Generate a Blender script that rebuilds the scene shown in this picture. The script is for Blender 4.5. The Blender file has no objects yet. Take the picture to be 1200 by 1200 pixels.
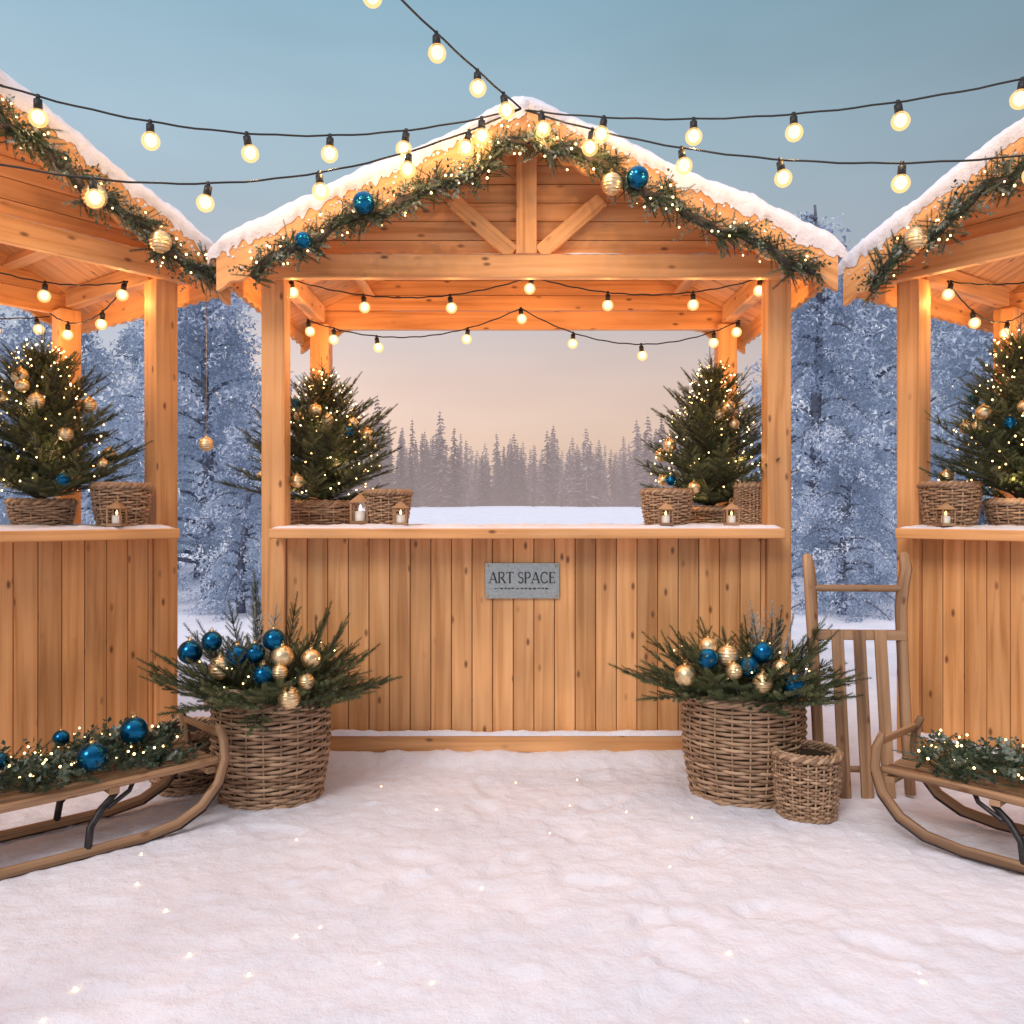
import bpy, math, random
import numpy as np
from mathutils import Vector, Matrix, noise
random.seed(7)
rng = np.random.default_rng(7)
R = random.uniform
scene = bpy.context.scene
scene.view_settings.view_transform = 'Standard'
scene.view_settings.look = 'None'
scene.view_settings.exposure = 0

# ------------------------------------------------------------------ materials
def new_mat(name):
    m = bpy.data.materials.new(name); m.use_nodes = True
    nt = m.node_tree
    return m, nt, nt.nodes['Principled BSDF'], nt.nodes, nt.links

def ramp(nodes, stops, interp='LINEAR'):
    r = nodes.new('ShaderNodeValToRGB'); cr = r.color_ramp; cr.interpolation = interp
    while len(cr.elements) < len(stops): cr.elements.new(0.5)
    for e, (p, c) in zip(cr.elements, stops):
        e.position = p; e.color = (c[0], c[1], c[2], 1)
    return r

def simple(name, col, rough=0.5, metal=0.0, bump=0, bscale=50, var=0.0):
    m, nt, b, n, l = new_mat(name)
    b.inputs['Roughness'].default_value = rough; b.inputs['Metallic'].default_value = metal
    if not (bump or var):
        b.inputs['Base Color'].default_value = (*col, 1); return m
    tc = n.new('ShaderNodeTexCoord'); nz = n.new('ShaderNodeTexNoise'); nz.inputs['Scale'].default_value = bscale
    nz.inputs['Detail'].default_value = 2
    l.new(tc.outputs['Object'], nz.inputs['Vector'])
    c2 = [x * (1 - var) for x in col]; c3 = [min(1, x * (1 + var)) for x in col]
    r = ramp(n, [(0.3, c2), (0.7, c3)])
    l.new(nz.outputs['Fac'], r.inputs[0]); l.new(r.outputs[0], b.inputs['Base Color'])
    if bump:
        bp = n.new('ShaderNodeBump'); bp.inputs['Strength'].default_value = bump; bp.inputs['Distance'].default_value = 0.01
        l.new(nz.outputs['Fac'], bp.inputs['Height']); l.new(bp.outputs[0], b.inputs['Normal'])
    return m

def wood_mat(name, light, mid, dark, knots=True):
    m, nt, b, n, l = new_mat(name)
    b.inputs['Roughness'].default_value = 0.58
    uv = n.new('ShaderNodeUVMap'); uv.uv_map = 'UVMap'
    at = n.new('ShaderNodeAttribute'); at.attribute_name = 'rnd'
    mp = n.new('ShaderNodeMapping'); mp.inputs['Scale'].default_value = (1.1, 26, 1)
    l.new(uv.outputs[0], mp.inputs[0])
    mk = n.new('ShaderNodeMapping'); mk.inputs['Scale'].default_value = (4.2, 9.0, 1)
    l.new(uv.outputs[0], mk.inputs[0])
    vo = n.new('ShaderNodeTexVoronoi'); vo.inputs['Scale'].default_value = 1.0; vo.voronoi_dimensions = '2D'
    l.new(mk.outputs[0], vo.inputs['Vector'])
    kr = n.new('ShaderNodeMapRange'); kr.inputs[1].default_value = 0.035; kr.inputs[2].default_value = 0.105
    kr.inputs[3].default_value = .9; kr.inputs[4].default_value = 0
    l.new(vo.outputs['Distance'], kr.inputs[0])
    sx = n.new('ShaderNodeSeparateColor'); l.new(vo.outputs['Color'], sx.inputs[0])
    gt = n.new('ShaderNodeMapRange'); gt.inputs[1].default_value = 0.4; gt.inputs[2].default_value = 0.75
    l.new(sx.outputs[0], gt.inputs[0])
    km = n.new('ShaderNodeMath'); km.operation = 'MULTIPLY'
    l.new(kr.outputs[0], km.inputs[0]); l.new(gt.outputs[0], km.inputs[1])
    nz = n.new('ShaderNodeTexNoise'); nz.inputs['Scale'].default_value = 1; nz.inputs['Detail'].default_value = 4; nz.noise_dimensions = '2D'
    nz.inputs['Distortion'].default_value = 0.5
    l.new(mp.outputs[0], nz.inputs['Vector'])
    n2 = n.new('ShaderNodeTexNoise'); n2.inputs['Scale'].default_value = 2.2; n2.inputs['Detail'].default_value = 1; n2.noise_dimensions = '2D'
    l.new(uv.outputs[0], n2.inputs['Vector'])
    r = ramp(n, [(0.28, dark), (0.47, mid), (0.68, light)])
    l.new(nz.outputs['Fac'], r.inputs[0])
    hsv = n.new('ShaderNodeHueSaturation')
    vr = n.new('ShaderNodeMapRange'); vr.inputs[3].default_value = 0.83; vr.inputs[4].default_value = 1.12
    l.new(at.outputs['Fac'], vr.inputs[0])
    v2 = n.new('ShaderNodeMapRange'); v2.inputs[1].default_value = .3; v2.inputs[2].default_value = .7
    v2.inputs[3].default_value = 0.84; v2.inputs[4].default_value = 1.10
    l.new(n2.outputs['Fac'], v2.inputs[0])
    mu = n.new('ShaderNodeMath'); mu.operation = 'MULTIPLY'
    l.new(vr.outputs[0], mu.inputs[0]); l.new(v2.outputs[0], mu.inputs[1])
    l.new(mu.outputs[0], hsv.inputs['Value']); l.new(r.outputs[0], hsv.inputs['Color'])
    mx = n.new('ShaderNodeMix'); mx.data_type = 'RGBA'
    l.new(hsv.outputs[0], mx.inputs[6]); mx.inputs[7].default_value = (0.17, 0.06, 0.022, 1)
    if knots: l.new(km.outputs[0], mx.inputs[0])
    else: mx.inputs[0].default_value = 0
    l.new(mx.outputs[2], b.inputs['Base Color'])
    return m

PINE = wood_mat('pine_wood', (0.84, 0.435, 0.18), (0.74, 0.355, 0.13), (0.58, 0.25, 0.08))
OLDWOOD = wood_mat('old_sled_wood', (0.48, 0.28, 0.15), (0.34, 0.185, 0.09), (0.17, 0.085, 0.04))

def foliage_mat(name, stops, rough=0.6, painted_haze=None):
    m, nt, b, n, l = new_mat(name)
    at = n.new('ShaderNodeAttribute'); at.attribute_name = 'rnd'
    r = ramp(n, stops); l.new(at.outputs['Fac'], r.inputs[0])
    if not painted_haze:
        l.new(r.outputs[0], b.inputs['Base Color']); b.inputs['Roughness'].default_value = rough
    else:  # winter haze painted as emission into the foliage, thicker with distance and towards ground
        col, a, bb, lo, hi, zh = painted_haze
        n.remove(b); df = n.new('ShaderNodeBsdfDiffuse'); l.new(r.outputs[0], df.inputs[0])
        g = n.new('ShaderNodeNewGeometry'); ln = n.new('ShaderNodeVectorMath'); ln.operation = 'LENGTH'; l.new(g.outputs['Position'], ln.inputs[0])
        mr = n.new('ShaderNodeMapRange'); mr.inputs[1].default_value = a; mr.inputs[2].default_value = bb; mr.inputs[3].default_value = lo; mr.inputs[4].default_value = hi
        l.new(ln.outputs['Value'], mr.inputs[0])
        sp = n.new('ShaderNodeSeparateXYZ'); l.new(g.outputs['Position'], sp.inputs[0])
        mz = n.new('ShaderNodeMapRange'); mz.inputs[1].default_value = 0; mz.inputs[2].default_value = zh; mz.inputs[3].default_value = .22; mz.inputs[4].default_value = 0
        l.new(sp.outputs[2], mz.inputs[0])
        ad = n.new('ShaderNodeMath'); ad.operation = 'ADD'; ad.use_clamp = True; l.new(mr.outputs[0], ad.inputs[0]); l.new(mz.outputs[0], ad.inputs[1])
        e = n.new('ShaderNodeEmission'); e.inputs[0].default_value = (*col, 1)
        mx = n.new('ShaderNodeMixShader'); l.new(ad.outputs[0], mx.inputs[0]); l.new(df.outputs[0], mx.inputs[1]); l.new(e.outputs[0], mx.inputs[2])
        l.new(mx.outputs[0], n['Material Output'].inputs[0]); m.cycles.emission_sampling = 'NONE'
    return m
FIR = foliage_mat('fir_needles', [(0, (0.022, 0.034, 0.012)), (0.45, (0.052, 0.072, 0.024)), (0.8, (0.10, 0.12, 0.045)), (1, (0.17, 0.17, 0.08))])
FROSTFIR = foliage_mat('frosted_fir_needles', [(0, (0.025, 0.042, 0.02)), (0.5, (0.065, 0.095, 0.045)), (0.8, (0.13, 0.17, 0.11)), (0.92, (0.26, 0.31, 0.28)), (1, (0.60, 0.64, 0.66))])
LEAF = foliage_mat('eucalyptus_leaves', [(0, (0.035, 0.055, 0.035)), (0.6, (0.085, 0.12, 0.075)), (1, (0.24, 0.29, 0.25))], 0.45)
FROST = foliage_mat('hoarfrost_branches', [(0, (0.07, 0.10, 0.19)), (0.3, (0.19, 0.24, 0.38)), (0.6, (0.45, 0.52, 0.68)), (1, (0.90, 0.92, 0.97))], 0.8, ((.27, .34, .47), 8, 20, .04, .5, 4))  # bluish emission blended in as painted haze
FARTREE = foliage_mat('distant_conifer', [(0, (0.07, 0.06, 0.07)), (0.5, (0.19, 0.155, 0.165)), (1, (0.62, 0.54, 0.56))], 0.9, ((.44, .35, .35), 60, 125, .34, .80, 8))  # pale mauve colours and mixed-in emission imitate distance haze
MIDTREE = foliage_mat('mid_forest_conifer', [(0, (0.10, 0.13, 0.22)), (0.5, (0.22, 0.27, 0.40)), (1, (0.45, 0.5, 0.64))], 0.9, ((.33, .38, .50), 18, 48, .5, .8, 8))  # colours lightened for painted haze, with emission mixed in
BARK = simple('bark', (0.07, 0.055, 0.05), 0.9, 0, 0, 30, 0.4)
BLUEBARK = simple('frosty_bark', (0.13, 0.14, 0.19), 0.9, 0, 0, 20, 0.5)
BLACK = simple('black_rubber', (0.012, 0.012, 0.012), 0.5)
IRON = simple('dark_iron', (0.05, 0.045, 0.045), 0.45, 0.8, 0.2, 40, 0.3)
BLUE = simple('blue_bauble', (0.005, 0.11, 0.24), 0.2, 0.85, 0, 30, .2)
GOLD = simple('gold_bauble', (0.85, 0.62, 0.34), 0.3, 0.9, 0.1, 60, 0.15)
GOLDCAP = simple('brass_cap', (0.6, 0.42, 0.18), 0.3, 1.0)
STEEL = simple('brushed_steel', (0.40, 0.42, 0.40), 0.38, 0.85, 0.15, 90, 0.16)
ENGRAVE = simple('engraved_letters', (0.04, 0.045, 0.045), 0.5, 0.3)
WAX = simple('candle_wax', (0.85, 0.80, 0.70), 0.5)

def wicker_mat(name, a, bb):
    m, nt, b, n, l = new_mat(name)
    at = n.new('ShaderNodeAttribute'); at.attribute_name = 'rnd'
    tc = n.new('ShaderNodeTexCoord'); nz = n.new('ShaderNodeTexNoise'); nz.inputs['Scale'].default_value = 28; nz.inputs['Detail'].default_value = 3
    l.new(tc.outputs['Object'], nz.inputs['Vector'])
    ad = n.new('ShaderNodeMath'); ad.operation = 'ADD'; l.new(at.outputs['Fac'], ad.inputs[0]); l.new(nz.outputs['Fac'], ad.inputs[1])
    hf = n.new('ShaderNodeMath'); hf.operation = 'MULTIPLY'; hf.inputs[1].default_value = 0.5; l.new(ad.outputs[0], hf.inputs[0])
    r = ramp(n, [(0.15, bb), (0.8, a)]); l.new(hf.outputs[0], r.inputs[0]); l.new(r.outputs[0], b.inputs['Base Color'])
    b.inputs['Roughness'].default_value = 0.55
    return m
WICKER = wicker_mat('wicker', (0.56, 0.36, 0.22), (0.20, 0.105, 0.055))
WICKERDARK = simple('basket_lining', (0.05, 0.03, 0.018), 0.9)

def snow_mat(name, scale=16.0, strength=0.45):
    m, nt, b, n, l = new_mat(name)
    n.remove(b); df = n.new('ShaderNodeBsdfDiffuse'); l.new(df.outputs[0], n['Material Output'].inputs[0])
    tc = n.new('ShaderNodeTexCoord')
    n1 = n.new('ShaderNodeTexNoise'); n1.inputs['Scale'].default_value = scale; n1.inputs['Detail'].default_value = 4; n1.inputs['Roughness'].default_value = .7
    l.new(tc.outputs['Object'], n1.inputs['Vector'])
    n3 = n.new('ShaderNodeTexNoise'); n3.inputs['Scale'].default_value = 1.8; n3.inputs['Detail'].default_value = 4; n3.inputs['Roughness'].default_value = .65
    l.new(tc.outputs['Object'], n3.inputs['Vector'])
    r = ramp(n, [(0.3, (0.72, 0.73, 0.81)), (0.7, (0.86, 0.85, 0.92))]); l.new(n3.outputs['Fac'], r.inputs[0])
    l.new(r.outputs[0], df.inputs[0])
    b1 = n.new('ShaderNodeBump'); b1.inputs['Strength'].default_value = strength; b1.inputs['Distance'].default_value = 0.03
    l.new(n1.outputs['Fac'], b1.inputs['Height'])
    l.new(b1.outputs[0], df.inputs['Normal'])
    return m
SNOW = snow_mat('snow')

def emis(name, col, s, sampling=None, trans=None):
    m = bpy.data.materials.new(name); m.use_nodes = True
    nt = m.node_tree; nt.nodes.clear()
    o = nt.nodes.new('ShaderNodeOutputMaterial'); e = nt.nodes.new('ShaderNodeEmission')
    e.inputs[0].default_value = (*col, 1); e.inputs[1].default_value = s
    if trans is not None:
        t = nt.nodes.new('ShaderNodeBsdfTransparent'); mx = nt.nodes.new('ShaderNodeMixShader'); mx.inputs[0].default_value = trans
        t.inputs[0].default_value = (1, .93, .8, 1)
        nt.links.new(t.outputs[0], mx.inputs[1]); nt.links.new(e.outputs[0], mx.inputs[2]); nt.links.new(mx.outputs[0], o.inputs[0])
    else: nt.links.new(e.outputs[0], o.inputs[0])
    if sampling: m.cycles.emission_sampling = sampling
    return m
BULBCORE = emis('bulb_filament_glow', (1.0, 0.80, 0.48), 3.4, 'NONE')
BULBGLASS = emis('bulb_glass', (1.0, 0.62, 0.24), 1.8, 'NONE', 0.42)
FAIRY = emis('fairy_light', (1.0, 0.64, 0.26), 8.0, 'NONE')
FAIRYW = emis('fairy_light_white', (0.95, 0.88, 0.85), 1.2, 'NONE')
FLAME = emis('candle_flame', (1.0, 0.6, 0.2), 8, 'NONE')

# ------------------------------------------------------------------ mesh builder
def empty(name, loc=(0, 0, 0), rz=0, parent=None):
    e = bpy.data.objects.new(name, None); scene.collection.objects.link(e)
    e.location = loc; e.rotation_euler = (0, 0, rz); e.empty_display_size = .1
    if parent: e.parent = parent
    return e

class MB:
    def __init__(s): s.v = []; s.f = []; s.uv = []; s.m = []; s.r = []; s.s = []
    def add(s, verts, faces, mat=0, uvs=None, rnd=None, smooth=False):
        o = len(s.v); s.v.extend([tuple(p) for p in verts])
        rnd = random.random() if rnd is None else rnd
        for i, f in enumerate(faces):
            s.f.append(tuple(o + k for k in f)); s.m.append(mat); s.r.append(rnd); s.s.append(smooth)
            if uvs: s.uv.extend(uvs[i])
            else: s.uv.extend([(verts[k][0], verts[k][2]) for k in f])
    def box(s, c, d, M=None, mat=0, g=None, rnd=None):
        hx, hy, hz = d[0] / 2, d[1] / 2, d[2] / 2
        P = [(-hx, -hy, -hz), (hx, -hy, -hz), (hx, hy, -hz), (-hx, hy, -hz), (-hx, -hy, hz), (hx, -hy, hz), (hx, hy, hz), (-hx, hy, hz)]
        F = [(0, 3, 2, 1), (4, 5, 6, 7), (0, 1, 5, 4), (1, 2, 6, 5), (2, 3, 7, 6), (3, 0, 4, 7)]
        N = [2, 2, 1, 0, 1, 0]
        if g is None: g = max(range(3), key=lambda i: d[i])
        ou, ov = R(0, 50), R(0, 50); uvs = []
        for f, nx in zip(F, N):
            ax = [a for a in range(3) if a != nx]
            if g in ax: a, b = g, [x for x in ax if x != g][0]
            else: a, b = ax
            uvs.append([(P[k][a] + ou, P[k][b] + ov + nx * .37) for k in f])
        c = Vector(c)
        V = [(M @ Vector(p) if M else Vector(p)) + c for p in P]
        s.add(V, F, mat, uvs, rnd)
    def prism(s, poly, y0, y1, mat=0, rnd=None):
        n = len(poly); V = [(x, y0, z) for x, z in poly] + [(x, y1, z) for x, z in poly]
        F = [tuple(range(n)), tuple(range(2 * n - 1, n - 1, -1))]
        ou, ov = R(0, 50), R(0, 50)
        uvs = [[(V[k][0] + ou, V[k][2] + ov) for k in f] for f in F]
        for i in range(n):
            j = (i + 1) % n; F.append((j, i, i + n, j + n)); f = F[-1]
            uvs.append([(V[k][0] + ou, V[k][1] + ov) for k in f])
        s.add(V, F, mat, uvs, rnd)
    def tube(s, pts, rad, n=8, mat=0, flat=1.0, caps=True, rnd=None, smooth=True):
        pts = [Vector(p) for p in pts]; m = len(pts)
        if not hasattr(rad, '__len__'): rad = [rad] * m
        V = []; U = []; prev = None; L = 0; ou, ov = R(0, 50), R(0, 50)
        for i, p in enumerate(pts):
            t = (pts[min(i + 1, m - 1)] - pts[max(i - 1, 0)])
            if t.length < 1e-9: t = Vector((0, 0, 1))
            t.normalize()
            if prev is None:
                ref = Vector((0, 0, 1)) if abs(t.z) < .9 else Vector((1, 0, 0))
                a = t.cross(ref).normalized()
            else:
                a = (prev - t * prev.dot(t))
                a = a.normalized() if a.length > 1e-6 else prev
            prev = a; b = t.cross(a)
            if i: L += (p - pts[i - 1]).length
            for k in range(n):
                th = 2 * math.pi * k / n + math.pi / n
                V.append(p + a * math.cos(th) * rad[i] * flat + b * math.sin(th) * rad[i]); U.append((L + ou, k / n * 6.28 * rad[i] + ov))
        F = []; uvs = []
        for i in range(m - 1):
            for k in range(n):
                f = (i * n + k, i * n + (k + 1) % n, (i + 1) * n + (k + 1) % n, (i + 1) * n + k)
                F.append(f); uvs.append([U[q] for q in f])
        if caps:
            for f in (tuple(reversed(range(n))), tuple(range((m - 1) * n, m * n))):
                F.append(f); uvs.append([U[q] for q in f])
        s.add(V, F, mat, uvs, rnd, smooth)
    def lathe(s, c, prof, n=20, mat=0, rnd=None, smooth=True):
        c = Vector(c); V = []; F = []
        for r, z in prof:
            for k in range(n):
                a = 2 * math.pi * k / n; V.append(c + Vector((r * math.cos(a), r * math.sin(a), z)))
        for i in range(len(prof) - 1):
            for k in range(n): F.append((i * n + k, i * n + (k + 1) % n, (i + 1) * n + (k + 1) % n, (i + 1) * n + k))
        s.add(V, F, mat, None, rnd, smooth)
    def sphere(s, c, r, mat=0, nu=20, nv=12, sz=1.0):
        s.lathe(c, [(max(1e-4, r * math.sin(math.pi * i / nv)), -r * sz * math.cos(math.pi * i / nv)) for i in range(nv + 1)], nu, mat)
    def bauble(s, c, r, mat, capmat, ribs=False):
        if ribs:
            prof = []
            for i in range(41):
                a = math.pi * i / 40; rr = r * (1 + .035 * math.cos(i * math.pi / 2)); prof.append((max(1e-4, rr * math.sin(a)), -rr * math.cos(a)))
            s.lathe(c, prof, 24, mat)
        else: s.sphere(c, r, mat, 24, 16)
        s.lathe(c, [(r * .2, r * .95), (r * .2, r * 1.14), (1e-4, r * 1.14)], 10, capmat)
        c = Vector(c)
        s.tube([c + Vector((r * .12 * math.cos(a), 0, r * 1.25 + r * .12 * math.sin(a))) for a in [i * math.pi / 5 for i in range(11)]], r * .03, 4, capmat)
    def build(s, name, mats, parent=None, bevel=0, loc=None):
        me = bpy.data.meshes.new(name); me.from_pydata(s.v, [], s.f)
        uvl = me.uv_layers.new(name='UVMap'); uvl.data.foreach_set('uv', [x for u in s.uv for x in u])
        at = me.attributes.new('rnd', 'FLOAT', 'FACE'); at.data.foreach_set('value', s.r)
        me.polygons.foreach_set('material_index', s.m); me.polygons.foreach_set('use_smooth', s.s)
        for m in mats: me.materials.append(m)
        me.update()
        ob = bpy.data.objects.new(name, me); scene.collection.objects.link(ob)
        if parent: ob.parent = parent
        if loc: ob.location = loc
        if bevel:
            bv = ob.modifiers.new('bevel', 'BEVEL'); bv.width = bevel; bv.segments = 2; bv.limit_method = 'ANGLE'; bv.angle_limit = math.radians(50)
        return ob

def norm(a): return a / np.maximum(1e-9, np.linalg.norm(a, axis=-1, keepdims=True))
def frames(D, roll):
    D = norm(np.asarray(D, float)); ref = np.tile([0, 0, 1.0], (len(D), 1)); ref[np.abs(D[:, 2]) > .95] = [1, 0, 0]
    S = norm(np.cross(D, ref)); U = np.cross(S, D)
    c, s = np.cos(roll)[:, None], np.sin(roll)[:, None]
    return np.stack([S * c + U * s, U * c - S * s, D], axis=2)
def inst(T, F, P, D, sc, roll=None):
    P = np.asarray(P, float); n = len(P)
    if roll is None: roll = rng.uniform(0, 6.28, n)
    M = frames(D, roll) * np.asarray(sc, float)[:, None, None]
    V = np.einsum('nij,kj->nki', M, T) + P[:, None, :]
    k = len(T); FF = (F[None] + (np.arange(n) * k)[:, None, None])
    return V.reshape(-1, 3), FF.reshape(-1, F.shape[1])
def tri_obj(name, V, F, rnd, mat, parent=None, link=True):
    me = bpy.data.meshes.new(name); me.from_pydata(V.tolist(), [], F.tolist())
    at = me.attributes.new('rnd', 'FLOAT', 'FACE'); at.data.foreach_set('value', np.asarray(rnd, np.float32))
    me.materials.append(mat); me.update()
    ob = bpy.data.objects.new(name, me)
    if link: scene.collection.objects.link(ob)
    if parent: ob.parent = parent
    return ob

def twig_template(L=.1, n=58, nl=.022, nw=.0038):
    V = []; F = []
    for i in range(n):
        t = i / n; p = np.array([0, 0, L * (t * .95 + .03)]); a = i * 2.39996 + rng.uniform(-.2, .2)
        d = np.array([math.cos(a), math.sin(a), rng.uniform(.5, .95)]); d /= np.linalg.norm(d)
        s_ = np.cross(d, [0, 0, 1.0]); s_ /= np.linalg.norm(s_)
        l = nl * (1 - .4 * t) * rng.uniform(.8, 1.15)
        o = len(V); V += [p - s_ * nw / 2, p + s_ * nw / 2, p + d * l + s_ * nw * .25]; F.append([o, o + 1, o + 2])
    w = .0018
    for a in (0, 2.1, 4.2):
        d = np.array([math.cos(a), math.sin(a), 0]) * w; e = np.array([math.cos(a + 2.1), math.sin(a + 2.1), 0]) * w
        o = len(V); V += [d, e, np.array([0, 0, L * 1.02])]; F.append([o, o + 1, o + 2])
    return np.array(V), np.array(F)
TW, TF = twig_template()
def leaf_template():
    V = []; F = []
    for i in range(9):
        t = i / 9; p = np.array([0, 0, .1 * t]); a = i * 2.4; d = norm(np.array([math.cos(a), math.sin(a), .7])); s_ = norm(np.cross(d, [0, 0, 1.0])); l = .032 * (1 - .3 * t); w = .0085
        nn = np.cross(d, s_) * .003; o = len(V)
        V += [p, p + d * l * .55 + s_ * w + nn, p + d * l, p + d * l * .55 - s_ * w + nn]; F += [[o, o + 1, o + 2], [o, o + 2, o + 3]]
    return np.array(V), np.array(F)
LT = leaf_template()
def twigs_obj(name, P, D, sc, mat, parent, rlo=0, rhi=1, tmpl=None):
    T, F = tmpl or (TW, TF)
    V, FF = inst(T, F, P, D, sc)
    r = np.repeat(rng.uniform(rlo, rhi, len(P)), len(F)) + rng.uniform(-.1, .1, len(P) * len(F))
    return tri_obj(name, V, FF, np.clip(r, 0, 1), mat, parent)

def grow_branch(P, D, L, acc, stems, sp=.04, tw=1.0, curve=.1, hang=0):
    P = np.array(P, float); D = np.array(D, float); D /= np.linalg.norm(D)
    up = np.array([0, 0, 1.0]); S = np.cross(D, up); S = S / max(1e-6, np.linalg.norm(S)) if np.linalg.norm(S) > .05 else np.array([1.0, 0, 0])
    n = max(2, int(L / sp)); pts = []
    for i in range(n + 1):
        t = i / n; pos = P + D * L * t + up * curve * L * t * t; pts.append(pos)
        if t > .12:
            tl = tw * (1.05 - .35 * t) * R(.8, 1.15)
            Dc = D + up * 2 * curve * t; Dc /= np.linalg.norm(Dc)
            for sgn in (-1, 1):
                acc.append((pos, Dc * .8 + S * sgn * .75 + up * R(-.15, .25), tl))
            if random.random() < .5: acc.append((pos, Dc + up * .5 + S * R(-.3, .3), tl * .8))
    acc.append((pts[-1], D + up * 2 * curve, tw)); stems.append(pts)
    return pts

# ------------------------------------------------------------------ ground
def dense(lo, hi, step, far_lo, far_hi, g=1.12):
    a = list(np.arange(lo, hi, step)); s = step; x = a[-1]; b = []
    while x < far_hi: s *= g; x += s; b.append(x)
    s = step; x = lo; c = []
    while x > far_lo: s *= g; x -= s; c.append(x)
    return np.array(c[::-1] + a + b)
gx = dense(-2.3, 2.3, .016, -600, 600); gy = dense(1.7, 4.3, .016, -60, 900, 1.10)
def sstep(a, b, x): t = min(1, max(0, (x - a) / (b - a))); return t * t * (3 - 2 * t)
def far_rise(y): return 1.70 * sstep(14, 84, y)
random.seed(5)
PRINTS = []
for path in (((-.9, 1.7), (.5, 3.9)), ((.8, 1.8), (-.3, 3.95)), ((1.3, 2.3), (-1.0, 3.1)), ((.3, 2.1), (1.0, 3.3))):
    (x0, y0), (x1, y1) = path; L_ = math.hypot(x1 - x0, y1 - y0); a = math.atan2(y1 - y0, x1 - x0); k = 0; d = R(0, .2)
    while d < L_:
        s_ = .09 * (1 if k % 2 else -1) + R(-.03, .03)
        PRINTS.append((x0 + math.cos(a) * d - math.sin(a) * s_, y0 + math.sin(a) * d + math.cos(a) * s_, a + R(-.3, .3), R(.3, .75))); d += R(.26, .40); k += 1
def gh(x, y):
    z = .012 * noise.noise(Vector((x * 1.1, y * 1.1, 0))) + .005 * noise.noise(Vector((x * 3.7, y * 3.7, 3))) + .006 * noise.noise(Vector((x * 8.5, y * 8.5, 7)))
    if abs(x) < 3.2 and y < 6:
        a = noise.noise(Vector((x * 15, y * 15, 9))); z += .0065 * a + .004 * noise.noise(Vector((x * 31, y * 31, 2)))
        z += .013 * max(0, noise.noise(Vector((x * 19, y * 19, 40))) - .38) * 2
        for (px, py, pa, pd) in PRINTS:
            dx, dy = x - px, y - py
            if abs(dx) < .25 and abs(dy) < .25:
                u = (dx * math.cos(pa) + dy * math.sin(pa)) / .125; v = (-dx * math.sin(pa) + dy * math.cos(pa)) / .055; q = u * u + v * v
                q *= 1 + .5 * a
                if q < 5: z += pd * (-.016 * math.exp(-q * q * .9) + .007 * math.exp(-(q - 1.7) ** 2 * 1.6))
    if -1.3 < x < 1.5: z += .045 * math.exp(-((y - 4.10) / .10) ** 2) * (1 + .6 * noise.noise(Vector((x * 5, 0, 1))))
    if y > 7:
        k = min(1, (y - 7) / 20); z += k * .14 * noise.noise(Vector((x * .09, y * .09, 5))) + far_rise(y)
    return z - .005
V = [(x, y, gh(x, y)) for y in gy for x in gx]
nx_ = len(gx); F = [(j * nx_ + i, j * nx_ + i + 1, (j + 1) * nx_ + i + 1, (j + 1) * nx_ + i) for j in range(len(gy) - 1) for i in range(nx_ - 1)]
me = bpy.data.meshes.new('snow_ground'); me.from_pydata(V, [], F); me.polygons.foreach_set('use_smooth', [True] * len(F)); me.materials.append(SNOW)
scene.collection.objects.link(bpy.data.objects.new('snow_ground', me))

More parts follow.
